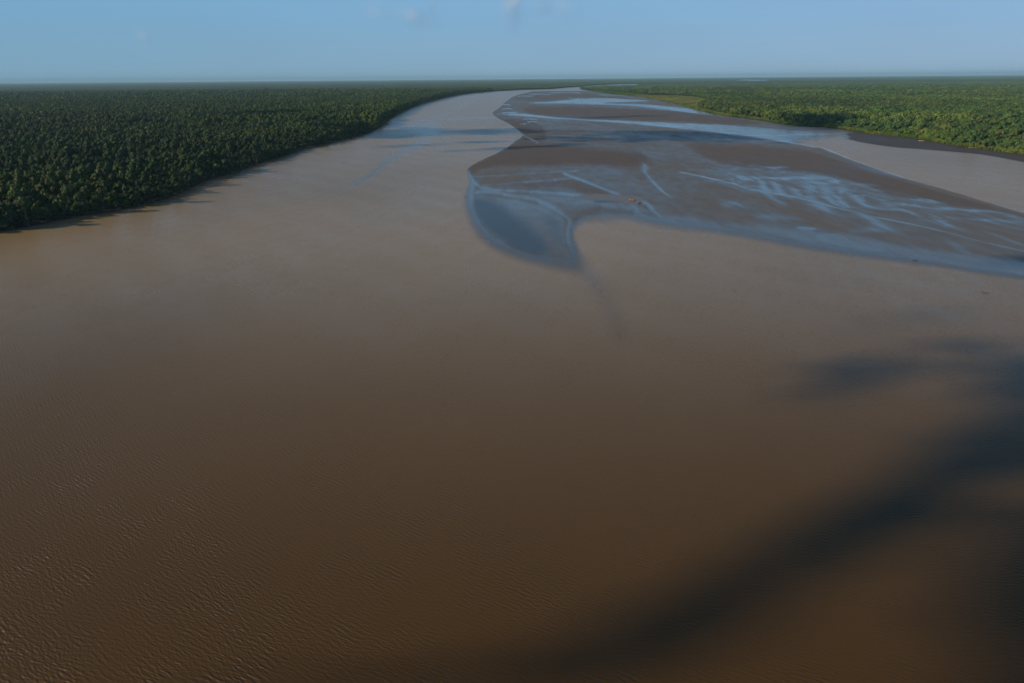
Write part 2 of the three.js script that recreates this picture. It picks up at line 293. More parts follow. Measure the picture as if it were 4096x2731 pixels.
  f.area(dry, z3([[480, 905], [900, 860], [1150, 900], [1250, 960], [1000, 965], [700, 935]]), 10, 0.45, 'max', true, 4);
  const run = f.layer();
  f.area(run, z4([[-350, 830], [100, 780], [600, 850], [1100, 960], [1700, 1090], [2344, 1190], [2500, 1400], [1900, 1330], [1300, 1230], [800, 1130], [400, 1060], [0, 990], [-300, 930]]), 26, 1);
  f.area(run, z3([[350, 860], [900, 800], [1500, 780], [2300, 720], [2300, 900], [1500, 960], [900, 930]]), 26, 0.45);
  f.area(run, z3([[360, 340], [500, 300], [700, 350], [900, 380], [700, 480], [500, 400]]), 8, 0.7);
  const { W, H } = f, N = W * H, rgba = new Uint8Array(N * 4), rough = new Uint8Array(N * 4);
  for (let r = 0; r < H; r++) for (let c = 0; c < W; c++) {
    const k = r * W + c, x = f.x(c), z = f.z(r);
    if (alpha[k] < 0.002) { rgba.set([90, 80, 70, 0], k * 4); rough.set([200, 200, 200, 255], k * 4); continue; }
    const wx = fbm(x * 0.02, z * 0.008, 3), n1 = fbm(x * 0.035 + wx * 3, z * 0.009 + 4 + wx, 4), n2 = fbm(x * 0.16, z * 0.05, 3), n3 = fbm(x * 0.008 + 11, z * 0.004, 3);
    const braid = run[k] * Math.pow(1 - Math.abs(2 * fbm(x * 0.050 + 1.6 * fbm(x * 0.03, z * 0.012, 2), z * 0.010 + 1.2 * wx, 3) - 1), 7), thread = run[k] * Math.pow(1 - Math.abs(2 * fbm(x * 0.012 + 5, z * 0.030 + wx * 2, 3) - 1), 14);
    let w = 0.30 + 0.45 * (n1 - 0.5) + 0.35 * (n3 - 0.5) + 0.22 * (n2 - 0.5);
    w -= dry[k] * (0.34 + 0.3 * (n2 - 0.5));
    w = clamp(w, 0.04, 0.8);
    const ff = clamp(braid * 0.42 + thread * 0.3 + sstep(0.05, 0.6, 1 - alpha[k]) * 0.95 + film[k] * (0.62 + 0.35 * n1 + 0.2 * n2)); w = clamp(Math.max(w, ff * 0.95 + (1 - ff) * w));
    let col = [lerp(0.132, 0.060, w), lerp(0.112, 0.062, w), lerp(0.095, 0.062, w)], ro = lerp(0.68, 0.11, Math.pow(w, 0.85));
    const d = dry[k] * 0.7; col = [col[0] * (1 + 0.06 * d), col[1] * (1 - 0.14 * d), col[2] * (1 - 0.25 * d)];
    const tone = (0.86 + 0.28 * n2) * (1 - 0.75 * dark[k]) * (1 - 0.45 * strip[k]) * (1 - 0.3 * dry[k]);
    col = col.map((v) => v * tone);
    ro = lerp(ro, 0.30, dark[k]);
    const p = pool[k] * (1 - dark[k]); col = [lerp(col[0], 0.125, p), lerp(col[1], 0.080, p), lerp(col[2], 0.04, p)]; ro = lerp(ro, 0.34, p);
    const fo = foam[k] * (0.6 + 0.8 * n2); col = col.map((v) => lerp(v, 0.42, clamp(fo)));
    for (let j = 0; j < 3; j++) rgba[k * 4 + j] = Math.round(255 * toS(clamp(col[j])));
    rgba[k * 4 + 3] = Math.round(255 * alpha[k]);
    rough.set([Math.round(ro * 255), Math.round(ro * 255), Math.round(ro * 255), 255], k * 4);
  }
  const tex = (a, srgb) => { const t = new THREE.DataTexture(a, W, H, THREE.RGBAFormat); t.magFilter = THREE.LinearFilter; if (srgb) t.colorSpace = THREE.SRGBColorSpace; t.needsUpdate = true; return t; };
  return { map: tex(rgba, true), rough: tex(rough, false), alpha };
}
const mudBump = waveTexture(512, 40, 77, 0.5, 6, 90, 3.0, 0.4);
mudBump.wrapS = mudBump.wrapT = THREE.RepeatWrapping; mudBump.channel = 1;
function flatSheet(f, cells) {
  const { map, rough, alpha } = paintFlat(f), [nx, nz] = cells, pos = [], uv = [], uv1 = [], idx = [], at = new Map();
  const vert = (i, j) => {
    const key = j * (nx + 1) + i;
    if (!at.has(key)) {
      at.set(key, pos.length / 3);
      const x = lerp(f.x0, f.x1, i / nx), z = lerp(f.z0, f.z1, j / nz);
      pos.push(x, 0.05 + 0.10 * fbm(x * 0.01, z * 0.006, 3), z); uv.push(i / nx, j / nz); uv1.push(x / 40, z / 40);
    }
    return at.get(key);
  };
  for (let j = 0; j < nz; j++) for (let i = 0; i < nx; i++) {
    let some = false;
    for (let r = Math.floor(j * f.H / nz) - 1; r <= Math.ceil((j + 1) * f.H / nz) && !some; r++) for (let c = Math.floor(i * f.W / nx) - 1; c <= Math.ceil((i + 1) * f.W / nx); c++) if (r >= 0 && c >= 0 && r < f.H && c < f.W && alpha[r * f.W + c] > 0.002) { some = true; break; }
    if (some) { const a = vert(i, j), b = vert(i + 1, j), c = vert(i + 1, j + 1), d = vert(i, j + 1); idx.push(a, b, c, a, c, d); }
  }
  const g = new THREE.BufferGeometry();
  g.setAttribute('position', new THREE.Float32BufferAttribute(pos, 3)); g.setAttribute('uv', new THREE.Float32BufferAttribute(uv, 2)); g.setAttribute('uv1', new THREE.Float32BufferAttribute(uv1, 2));
  g.setIndex(idx); g.computeVertexNormals();
  return mesh('mudflat', g, new THREE.MeshPhysicalMaterial({ name: 'mud', map, roughnessMap: rough, roughness: 1, ior: 1.33, transparent: true, bumpMap: mudBump, bumpScale: 0.10 }));
}
tag(flatSheet(new Field(-100, 900, -360, -1500, 2048, 1400), [100, 114]), 'grey brown tidal mudflat with shiny wet runnels in the middle of the river', 'mudflat', null, 'structure');
tag(flatSheet(new Field(-420, 1500, -1500, -7200, 1024, 1140), [96, 114]), 'far end of the tidal mudflat crossed by blue drainage channels', 'mudflat', null, 'structure');

// ---------------------------------------------------------------- land: two forested banks
const LEFT_BANK = [[0, 928], [104, 909], [226, 883], [348, 862], [488, 839], [610, 810], [697, 784], [766, 752], [836, 719], [940, 690], [1045, 651], [1132, 627], [1219, 596], [1306, 575], [1393, 554], [1463, 536], [1506, 517], [1550, 484], [1585, 461], [1637, 435], [1707, 411], [1811, 385], [1916, 371], [2090, 360], [2195, 357], [2260, 352], [2326, 347], [2370, 343], [2440, 339], [2560, 337]];
const RIGHT_BANK = [[4400, 668], [4096, 620], [3971, 602], [3869, 589], [3767, 574], [3665, 556], [3563, 543], [3461, 533], [3410, 524], [3298, 510], [3155, 500], [3002, 475], [2871, 457], [2795, 441], [2743, 425], [2636, 402], [2565, 389], [2437, 375], [2370, 366], [2320, 356], [2350, 351], [2440, 347], [2560, 345]];
const leftEdge = toWorld(smooth(LEFT_BANK)), rightEdge = toWorld(smooth(RIGHT_BANK));
const WX = toWorld([[2575, 341]])[0];
const leftLand = [[-3000, 700], [-900, -250], ...leftEdge, WX, [70000, -10800], [70000, -64000], [-70000, -64000], [-70000, 700]];
const rightLand = [[2600, -500], ...rightEdge, WX, [70000, -10800], [70000, -500]];
const inside = (P, x, z) => { let s = false; for (let i = 0, j = P.length - 1; i < P.length; j = i++) { const A = P[j], B = P[i]; if ((A[1] > z) !== (B[1] > z) && x < (B[0] - A[0]) * (z - A[1]) / (B[1] - A[1]) + A[0]) s = !s; } return s; };
function landSheet(P, y, label, mat, name = 'ground') {
  const s = new THREE.Shape(P.map(([x, z]) => new THREE.Vector2(x, -z))), g = new THREE.ExtrudeGeometry(s, { depth: y + 0.6, bevelEnabled: false });
  g.rotateX(-Math.PI / 2); g.translate(0, -0.6, 0);
  return tag(mesh(name, g, mat), label, name, null, 'structure');
}
const soilMat = new THREE.MeshStandardMaterial({ name: 'forest soil', color: new THREE.Color().setRGB(0.022, 0.026, 0.014), roughness: 0.95 });
landSheet(leftLand, 0.7, 'dark muddy forest floor of the left river bank', soilMat);
landSheet(rightLand, 0.7, 'dark muddy forest floor of the right river bank', soilMat);
const px2 = (pts, y) => pts.map(([x, yy]) => { const p = ground(x, yy, y); return [p.x, p.z]; });
const MEADOW = px2([[2330, 357], [2400, 362], [2500, 370], [2600, 380], [2700, 382], [2760, 386], [2830, 398], [2838, 408], [2800, 425], [2790, 440], [2743, 424], [2636, 401], [2565, 388], [2437, 374], [2370, 365]], 0.8);
const PALE = [px2([[1662, 366], [1735, 365], [1735, 361], [1665, 362]], 0.8), px2([[1772, 366], [1800, 366], [1800, 362], [1772, 362]], 0.8), px2([[2490, 352], [2650, 352], [2650, 349], [2490, 349]], 0.8)];
const FARWATER = px2([[2900, 323], [3000, 325.5], [3095, 326], [3090, 320], [2990, 318]], 0.8);
const grassMat = new THREE.MeshStandardMaterial({ name: 'dry grass', color: new THREE.Color().setRGB(0.17, 0.155, 0.06), roughness: 0.95 });
const sheetAt = (P, y) => { const g = new THREE.ShapeGeometry(new THREE.Shape(P.map(([x, z]) => new THREE.Vector2(x, -z)))); g.rotateX(-Math.PI / 2); g.translate(0, y, 0); return g; };
tag(mesh('meadow', sheetAt(MEADOW, 0.8), grassMat), 'tan grassy meadow at the edge of the far mudflat', 'meadow', null, 'structure');
for (const P of PALE) tag(mesh('clearing', sheetAt(P, 0.8), grassMat), 'pale sliver of open ground in the far forest', 'clearing', 'pale clearings in the far forest', 'structure');
const farRiver = tag(mesh('water', sheetAt(FARWATER, 0.8), new THREE.MeshPhysicalMaterial({ name: 'far water', color: new THREE.Color().setRGB(0.12, 0.08, 0.05), roughness: 0.25, ior: 1.33 })), 'thin pale glint of another river near the horizon', 'river', null, 'structure');

// ---------------------------------------------------------------- trees
const leafMat = new THREE.MeshStandardMaterial({ name: 'leaves', vertexColors: true, roughness: 0.8, side: THREE.DoubleSide });
const barkMat = new THREE.MeshStandardMaterial({ name: 'bark', color: new THREE.Color().setRGB(0.12, 0.095, 0.07), roughness: 0.9 });
const paleBarkMat = new THREE.MeshStandardMaterial({ name: 'pale dead wood', color: new THREE.Color().setRGB(0.33, 0.27, 0.21), roughness: 0.9 });
class Soup {                                               // triangles with a colour each
  constructor() { this.p = []; this.n = []; this.c = []; }
  tri(a, b, c, na, nb, nc, col) { this.p.push(...a, ...b, ...c); this.n.push(...na, ...nb, ...nc); for (let i = 0; i < 3; i++) this.c.push(...col); }
  geo() { const g = new THREE.BufferGeometry(); g.setAttribute('position', new THREE.Float32BufferAttribute(this.p, 3)); g.setAttribute('normal', new THREE.Float32BufferAttribute(this.n, 3)); g.setAttribute('color', new THREE.Float32BufferAttribute(this.c, 3)); return g; }
}
const ico = { 0: new THREE.IcosahedronGeometry(1, 0), 1: new THREE.IcosahedronGeometry(1, 1) };
function blob(s, cx, cy, cz, rx, ry, rz, detail, r, col, rough = 0.25) {
  const P = ico[detail].attributes.position, seen = new Map(), at = (i) => {
    const x = P.getX(i), y = P.getY(i), z = P.getZ(i), key = [x, y, z].map((v) => v.toFixed(2)).join();
    if (!seen.has(key)) seen.set(key, 1 + (r() - 0.5) * 2 * rough);
    const k = seen.get(key); return [[cx + x * rx * k, cy + y * ry * k, cz + z * rz * k], [x, y, z]];
  };
  for (let i = 0; i < P.count; i += 3) {
    const A = at(i), B = at(i + 1), C = at(i + 2), t = 0.8 + 0.4 * r();
    const e = new THREE.Vector3(...B[0]).sub(new THREE.Vector3(...A[0])).cross(new THREE.Vector3(...C[0]).sub(new THREE.Vector3(...A[0]))).normalize().toArray();
    s.tri(A[0], B[0], C[0], e, e, e, col.map((v) => v * t));
  }
}
function leafClump(s, cx, cy, cz, out, size, r, col) {       // two crossed leaf sprays
  const n = new THREE.Vector3(out[0] + (r() - 0.5) * 1.5, out[1] + (r() - 0.3) * 1.5, out[2] + (r() - 0.5) * 1.5).normalize();
  const u = new THREE.Vector3(r() - 0.5, r() - 0.5, r() - 0.5).cross(n).normalize(), v = n.clone().cross(u), N = n.toArray();
  const q = (a, b, lift) => [cx + u.x * a * size + v.x * b * size + n.x * lift, cy + u.y * a * size + v.y * b * size + n.y * lift, cz + u.z * a * size + v.z * b * size + n.z * lift];
  const j = () => 0.7 + 0.6 * r();
  const A = q(-0.5 * j(), 0, 0), B = q(0, -0.32 * j(), 0.1 * size), C = q(0.55 * j(), 0.05, 0), D = q(0.02, 0.32 * j(), -0.1 * size);
  s.tri(A, B, C, N, N, N, col); s.tri(A, C, D, N, N, N, col);
}
function limb(a, b, ra, rb, sides = 6) {
  const d = new THREE.Vector3().subVectors(b, a), g = new THREE.CylinderGeometry(rb, ra, d.length(), sides, 1);
  g.applyQuaternion(new THREE.Quaternion().setFromUnitVectors(new THREE.Vector3(0, 1, 0), d.normalize()));
  g.translate((a.x + b.x) / 2, (a.y + b.y) / 2, (a.z + b.z) / 2);
  return g;
}
// a crown of uneven lobes, each a ragged mass with leaf sprays all over it; and a trunk whose limbs reach the lobes
function treeShape(seed, { h, r, lobes, leaves, leaf, broad = 1, low = 0.45, detail = 1 }) {
  const rnd = rng(seed), s = new Soup(), trunk = [], V = (x, y, z) => new THREE.Vector3(x, y, z), lean = V((rnd() - 0.5) * 0.9, 0, (rnd() - 0.5) * 0.9);
  const fork = V(lean.x, h * low, lean.z);
  trunk.push(limb(V(0, -0.4, 0), fork, 0.028 * h, 0.018 * h, 7));
  for (let k = 0; k < 5; k++) { const a = rnd() * 6.28; trunk.push(limb(V(Math.cos(a) * 0.07 * h, -0.4, Math.sin(a) * 0.07 * h), V(lean.x * 0.2, h * 0.1, lean.z * 0.2), 0.008 * h, 0.012 * h, 5)); }
  for (let i = 0; i < lobes; i++) {
    const a = i * 2.4 + rnd() * 0.9, q = i === 0 ? 0.1 : Math.sqrt((i + rnd() * 0.6) / lobes), lr = r * (0.36 + 0.22 * rnd()) * (1 - 0.15 * q);
    const c = V(lean.x + Math.cos(a) * q * r * 0.72 * broad, h - lr * 0.8 - q * q * h * (0.12 + 0.25 * rnd()), lean.z + Math.sin(a) * q * r * 0.72 * broad), tone = 0.72 + 0.5 * rnd();
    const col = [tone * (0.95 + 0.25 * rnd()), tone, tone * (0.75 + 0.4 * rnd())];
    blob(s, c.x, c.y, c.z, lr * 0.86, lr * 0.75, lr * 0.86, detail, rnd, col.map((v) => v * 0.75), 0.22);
    for (let k = 0; k < leaves; k++) {
      const y = 1 - 1.55 * rnd(), b = rnd() * 6.283, w = Math.sqrt(Math.max(0, 1 - y * y)), o = [Math.cos(b) * w, y, Math.sin(b) * w], f = 0.85 + 0.38 * rnd();
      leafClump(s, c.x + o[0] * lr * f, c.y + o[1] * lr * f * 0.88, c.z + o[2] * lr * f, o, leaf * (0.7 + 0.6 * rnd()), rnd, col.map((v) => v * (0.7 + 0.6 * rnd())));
    }
    trunk.push(limb(fork, c, 0.012 * h, 0.005 * h, 5));
  }
  return { crown: s.geo(), trunk: mergeGeometries(trunk), h, r };
}
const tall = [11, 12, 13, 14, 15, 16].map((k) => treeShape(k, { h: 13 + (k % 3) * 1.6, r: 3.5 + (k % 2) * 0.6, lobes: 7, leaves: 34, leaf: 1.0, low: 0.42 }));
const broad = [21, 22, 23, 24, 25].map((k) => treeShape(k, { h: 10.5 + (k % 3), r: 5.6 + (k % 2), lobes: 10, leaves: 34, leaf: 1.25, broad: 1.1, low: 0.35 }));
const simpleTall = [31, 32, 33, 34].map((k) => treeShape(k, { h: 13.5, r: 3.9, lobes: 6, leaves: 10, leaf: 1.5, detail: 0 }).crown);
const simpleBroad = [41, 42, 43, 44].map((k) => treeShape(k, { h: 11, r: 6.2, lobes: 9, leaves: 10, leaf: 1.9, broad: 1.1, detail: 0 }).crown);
// far canopy: one patch of many small ragged crowns
const PATCH = 90;
const patchShapes = [51, 52, 53].map((k) => {
  const r = rng(k), s = new Soup();
  for (let i = 0; i < 150; i++) { const t = 0.45 + 1.1 * r(), w = 4 + 4.5 * r() * r(); blob(s, (r() - 0.5) * PATCH * 1.1, 5 + 8.5 * r(), (r() - 0.5) * PATCH * 1.1, w, 4 + 1.5 * r(), w, 0, r, [t * (0.95 + 0.2 * r()), t, t * 0.95], 0.3); }
  return s.geo();
});
const greenLeft = (x, z) => {
  const n = fbm(x * 0.008, z * 0.006, 3), m = fbm(x * 0.0016 + 7, z * 0.0011, 3), y = sstep(0.5, 0.72, n) * 0.8 + sstep(-1000, -1900, z) * sstep(-2, 0.2, x / -z * 1.6 + 0.3) * 0.5;
  const k = 0.74 + 0.5 * (m - 0.5);
  return [lerp(0.026, 0.085, y) * k, lerp(0.092, 0.145, y) * k, lerp(0.009, 0.010, y) * k];
};
const greenRight = (x, z) => {
  const n = fbm(x * 0.006, z * 0.004 + 5, 3), k = 0.85 + 0.6 * (fbm(x * 0.0016, z * 0.001, 3) - 0.5), y = sstep(0.4, 0.7, n);
  return [lerp(0.070, 0.125, y) * k, lerp(0.145, 0.195, y) * k, lerp(0.026, 0.028, y) * k];
};
const VIEW = 46 * D2R, seen = (x, z) => z < 60 && Math.abs(x) < -z * Math.tan(VIEW) + 140;
const meadowed = (x, z) => [MEADOW, ...PALE, FARWATER].some((P) => inside(P, x, z));
function distToEdge(E, x, z) { let b = 1e18; for (let i = 0; i + 1 < E.length; i++) { const A = E[i], B = E[i + 1], dx = B[0] - A[0], dz = B[1] - A[1], t = clamp(((x - A[0]) * dx + (z - A[1]) * dz) / (dx * dx + dz * dz || 1e-9)), d = (x - A[0] - dx * t) ** 2 + (z - A[1] - dz * t) ** 2; if (d < b) b = d; } return Math.sqrt(b); }
const NEAR = 2000, MID = 4200, FAR = 27000, END = 56000;
function bounds(P) { return P; }
function plant(P, E, spacing, farSpacing, seed, setback) {
  const r = rng(seed), near = [], mid = [], far = [];
  const walk = (step, z0, z1, put) => { for (let z = z0; z > z1; z -= step) { const half = -z * Math.tan(VIEW) + 140; for (let x = -half; x < half; x += step) { const px = x + (r() - 0.5) * step * 1.7, pz = z + (r() - 0.5) * step * 1.7, rot = r() * 6.283, sc = r(), pick = r(); if (inside(P, px, pz) && !meadowed(px, pz)) put(px, pz, rot, sc, pick); } } };
  walk(spacing, -420, -NEAR, (x, z, rot, sc, pick) => { const d = distToEdge(E, x, z); if (d > setback) near.push({ x, z, rot, sc, pick, d }); });
  walk(farSpacing, -NEAR, -MID, (x, z, rot, sc, pick) => { if (distToEdge(E, x, z) > setback * 1.3) mid.push({ x, z, rot, sc, pick }); });
  walk(farSpacing * 1.7, -MID, -7200, (x, z, rot, sc, pick) => { if (distToEdge(E, x, z) > setback * 2) mid.push({ x, z, rot, sc, pick, k: 1.75 }); });
  walk(PATCH, -7200, -12000, (x, z, rot, sc, pick) => { if (distToEdge(E, x, z) > 48) far.push({ x, z, rot, sc, pick, k: 1 }); });
  walk(PATCH * 2.1, -12000, -FAR, (x, z, rot, sc, pick) => far.push({ x, z, rot, sc, pick, k: 2.1 }));
  walk(PATCH * 4.4, -FAR, -END, (x, z, rot, sc, pick) => far.push({ x, z, rot, sc, pick, k: 4.4 }));
  return { near, mid, far };
}
const L = plant(leftLand, leftEdge, 4.7, 7.2, 101, 1.0), R = plant(rightLand, rightEdge, 8.0, 9.6, 202, 15);
const gapLeft = (t) => fbm(t.x * 0.03, t.z * 0.02, 3);
L.near = L.near.filter((t) => t.d < 45 || gapLeft(t) > 0.26);
const sizeOf = (t) => (t.k ?? 1) * (0.66 + 0.5 * t.sc * t.sc + (t.sc > 0.94 ? 0.22 : 0) + 0.95 * (fbm(t.x * 0.035, t.z * 0.026, 2) - 0.5));
const tallness = (t) => (t.d < 14 ? 0.8 : 1) * 0.82 + 0.34 * ((t.rot * 7.31) % 1) + (t.sc > 0.93 ? 0.22 : 0);
function spread(parent, name, geos, list, color, sizing, mat = leafMat) {
  geos.forEach((g, v) => {
    const here = list.filter((t) => Math.floor(t.pick * geos.length) === v);
    if (!here.length) return;
    const im = new THREE.InstancedMesh(g, mat, here.length), m = new THREE.Matrix4(), q = new THREE.Quaternion(), up = new THREE.Vector3(0, 1, 0), c = new THREE.Color(), rr = rng(v * 97 + here.length);
    here.forEach((t, i) => {
      const s = sizing(t), j = (0.72 + 0.42 * rr()) * (0.55 + 0.8 * fbm(t.x * 0.045, t.z * 0.022 + 31, 2)), [a, b, d] = color(t.x, t.z);
      m.compose(new THREE.Vector3(t.x, 0.6, t.z), q.setFromAxisAngle(up, t.rot), new THREE.Vector3(s[0], s[1], s[0]));
      im.setMatrixAt(i, m); im.setColorAt(i, c.setRGB(a * j * (0.74 + 0.42 * rr()), b * j, d * j));
    });
    im.name = name; im.castShadow = im.receiveShadow = true; parent.add(im);
  });
}
function individuals(list, shapes, color, count, nameOfTree, describe, group) {
  list.sort((a, b) => (a.x * a.x + a.z * a.z) - (b.x * b.x + b.z * b.z));
  const first = [], rest = [], r = rng(909 + count);
  for (const t of list) (first.length < count && Math.abs(t.x) < -t.z * 0.72 ? first : rest).push(t);
  // a handful of leaf tints, shared
  const tints = new Map();
  for (const t of first) {
    const sh = shapes[Math.floor(t.pick * shapes.length)], [a, b, d] = color(t.x, t.z), j = 0.8 + 0.4 * r(), key = [a * j, b * j, d * j].map((v) => (Math.round(v * 90) / 90 + 0.004).toFixed(3));
    const g = base(nameOfTree), s = sizeOf(t);
    g.position.set(t.x, 0.6, t.z); g.rotation.y = t.rot; g.scale.set(s, s * tallness(t), s);
    const k = t.tint ?? key.join();
    if (!tints.has(k)) { const m = leafMat.clone(); m.color.setRGB(...(t.tint ?? key.map(Number))); tints.set(k, m); }
    mesh('trunk', sh.trunk, barkMat, g); mesh('crown', sh.crown, tints.get(k), g);
    const c = tints.get(k).color, v = g.position.clone().project(camera), high = sh.h * s * tallness(t);
    const tone = c.r / c.g > 0.60 ? 'yellowish green' : c.g < 0.085 ? 'dark green' : c.g < 0.115 ? 'mid green' : 'light green';
    const d2 = describe(t, `${high < sh.h * 0.72 ? 'low' : high < sh.h * 0.95 ? 'medium' : 'tall'} ${tone}`, (v.x + 1) * 2048);
    tag(g, d2[0], 'tree', d2[1]);
  }
  return rest;
}
{
  const rest = individuals(L.near, tall, greenLeft, 190, 'mangrove_tree', (t, look, px) => {
    const place = px < 90 ? 'at the left edge of the photo' : px < 190 ? 'just in from the left photo edge' : px < 300 ? 'some way in from the left photo edge' : px < 430 ? 'over the near bend of the left bank' : px < 560 ? 'past the near bend of the left bank' : px < 700 ? 'well left of the leaning trunk' : px < 850 ? 'around the leaning trunk' : 'right of the yellow green trees';
    return t.d < 9 ? [`${look} mangrove in the front row, ${place}`, 'front row of mangrove trees on the left bank'] : t.d < 28 ? [`${look} mangrove in the second rows, ${place}`, 'mangrove trees close behind the front row on the left bank'] : [`${look} mangrove deeper in, ${place}`, 'mangrove trees deeper in the left bank forest'];
  });
  const f = tag(base('forest'), 'dense dark green mangrove forest covering the left bank to the horizon', 'forest', null, 'stuff');
  const both = (t) => { const s = sizeOf(t); return [s, s * tallness(t) / (t.k ? 1.5 : 1)]; };
  const close = rest.filter((t) => t.z > -1250), more = rest.filter((t) => t.z <= -1250);
  spread(f, 'trees', tall.map((t) => t.crown), close, greenLeft, both);
  spread(f, 'trees', tall.map((t) => t.trunk), close.filter((t) => t.d < 14), () => [0.12, 0.095, 0.07], both, new THREE.MeshStandardMaterial({ name: 'bark', roughness: 0.9 }));
  spread(f, 'trees', simpleTall, [...more, ...L.mid.map((t) => ({ ...t, sc: t.sc + 0.45 }))], greenLeft, both);
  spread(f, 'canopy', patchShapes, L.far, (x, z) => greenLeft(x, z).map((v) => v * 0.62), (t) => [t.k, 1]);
}
{
  const rest = individuals(R.near, broad, greenRight, 100, 'riverside_tree', (t, look, px) => {
    const place = px < 3560 ? 'near the left end of the mud strip' : px < 3680 ? 'left of the flat pale log' : px < 3790 ? 'right of the flat pale log' : px < 3880 ? 'above the slanting log' : px < 3960 ? 'above the long thin log' : px < 4030 ? 'just in from the right photo edge' : 'at the right edge of the photo';
    return t.d < 26 ? [`${look} bushy tree behind the reeds, ${place}`, 'front row of bushy trees on the right bank'] : t.d < 48 ? [`${look} bushy tree in the second rows, ${place}`, 'bushy trees close behind the front row on the right bank'] : [`${look} bushy tree deeper in, ${place}`, 'bushy trees deeper in the right bank forest'];
  });
  const f = tag(base('forest'), 'olive green bushy forest covering the right bank to the horizon', 'forest', null, 'stuff');
  const both = (t) => { const s = sizeOf(t); return [s, s * tallness(t) / (t.k ? 1.5 : 1)]; };
  spread(f, 'trees', broad.map((t) => t.crown), rest.filter((t) => t.z > -1700), greenRight, both);
  spread(f, 'trees', simpleBroad, [...rest.filter((t) => t.z <= -1700), ...R.mid.map((t) => ({ ...t, sc: t.sc + 0.3 }))], greenRight, both);
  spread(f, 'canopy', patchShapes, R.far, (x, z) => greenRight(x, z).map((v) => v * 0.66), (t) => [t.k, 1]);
}
// ---------------------------------------------------------------- reeds along the right bank, low growth along the left
{
  const tuft = (seed, n, h, w) => { const r = rng(seed), s = new Soup(); for (let i = 0; i < n; i++) { const a = r() * 6.283, q = Math.sqrt(r()) * w, x = Math.cos(a) * q, z = Math.sin(a) * q, b = r() * 6.283, hh = h * (0.5 + 0.6 * r()), bx = (r() - 0.5) * 1.3, bz = (r() - 0.5) * 1.3, t = 0.65 + 0.6 * r(), ww = 0.22, n3 = [Math.sin(b) * 0.6, 0.6, Math.cos(b) * 0.6]; s.tri([x - Math.cos(b) * ww, -0.3, z + Math.sin(b) * ww], [x + Math.cos(b) * ww, -0.3, z - Math.sin(b) * ww], [x + bx, hh, z + bz], n3, n3, n3, [t * 1.05, t, t * 0.8]); } return s.geo(); };
  const tufts = [61, 62, 63].map((k) => tuft(k, 80, 5.8, 2.0)), list = [], r = rng(303);
  for (let i = 0; i + 1 < rightEdge.length; i++) {
    const A = rightEdge[i], B = rightEdge[i + 1], len = Math.hypot(B[0] - A[0], B[1] - A[1]);
    if (A[1] < -3600) break;
    for (let k = 0; k < len / 1.1; k++) { const t = r(), back = -1 + 28 * r() * r(), x = lerp(A[0], B[0], t), z = lerp(A[1], B[1], t), nx = -(B[1] - A[1]) / len, nz = (B[0] - A[0]) / len, sg = inside(rightLand, x + nx * 3, z + nz * 3) ? 1 : -1; list.push({ x: x + nx * back * sg, z: z + nz * back * sg, rot: r() * 6.28, sc: r(), pick: r(), back }); }
  }
  const f = tag(base('reeds'), 'yellowish tall reeds and grass fringing the right bank', 'reeds', null, 'stuff');
  spread(f, 'tufts', tufts, list, (x, z) => { const n = fbm(x * 0.03, z * 0.02, 3), y = sstep(0.4, 0.62, n); return [lerp(0.14, 0.26, y), lerp(0.26, 0.32, y), lerp(0.05, 0.07, y)]; }, (t) => { const s = 0.6 + 0.7 * t.sc; return [s * 1.1, s * (t.back < 1 ? 0.6 : 1)]; });
  const low = [], e = rng(404);
  for (let i = 0; i + 1 < leftEdge.length; i++) {
    const A = leftEdge[i], B = leftEdge[i + 1], len = Math.hypot(B[0] - A[0], B[1] - A[1]);
    if (A[1] < -3600) break;
    for (let k = 0; k < len / 2.2; k++) { const t = e(), off = 3 * e(); low.push({ x: lerp(A[0], B[0], t) - off * 0.8, z: lerp(A[1], B[1], t) - off * 0.5, rot: e() * 6.28, sc: e(), pick: e() }); }
  }
  const g2 = tag(base('undergrowth'), 'dark low mangrove growth hanging over the water along the left bank', 'undergrowth', null, 'stuff');
  spread(g2, 'bushes', simpleTall, low, (x, z) => greenLeft(x, z).map((v) => v * 0.8), (t) => [0.55 + 0.3 * t.sc, 0.28 + 0.2 * t.sc]);
  // tall tawny grass of the meadow
  const mg = [], q = rng(505); let x0 = 1e9, x1 = -1e9, z0 = -1e9, z1 = 1e9;
  for (const [x, z] of MEADOW) { x0 = Math.min(x0, x); x1 = Math.max(x1, x); z0 = Math.max(z0, z); z1 = Math.min(z1, z); }
  for (let i = 0; i < 60000; i++) { const x = lerp(x0, x1, q()), z = lerp(z0, z1, q()); if (inside(MEADOW, x, z)) mg.push({ x, z, rot: q() * 6.28, sc: q(), pick: q() }); }
  const g3 = tag(base('meadow_grass'), 'tawny tall grass on the meadow beside the far mudflat', 'grass', null, 'stuff');
  spread(g3, 'tufts', tufts, mg, (x, z) => { const y = sstep(-6000, -4200, z) * sstep(0.15, 0.5, fbm(x * 0.01, z * 0.006, 3)); return [lerp(0.12, 0.38, y), lerp(0.24, 0.41, y), lerp(0.04, 0.16, y)]; }, (t) => [2.2 + 1.5 * t.sc, 0.35 + 0.3 * t.sc]);
}

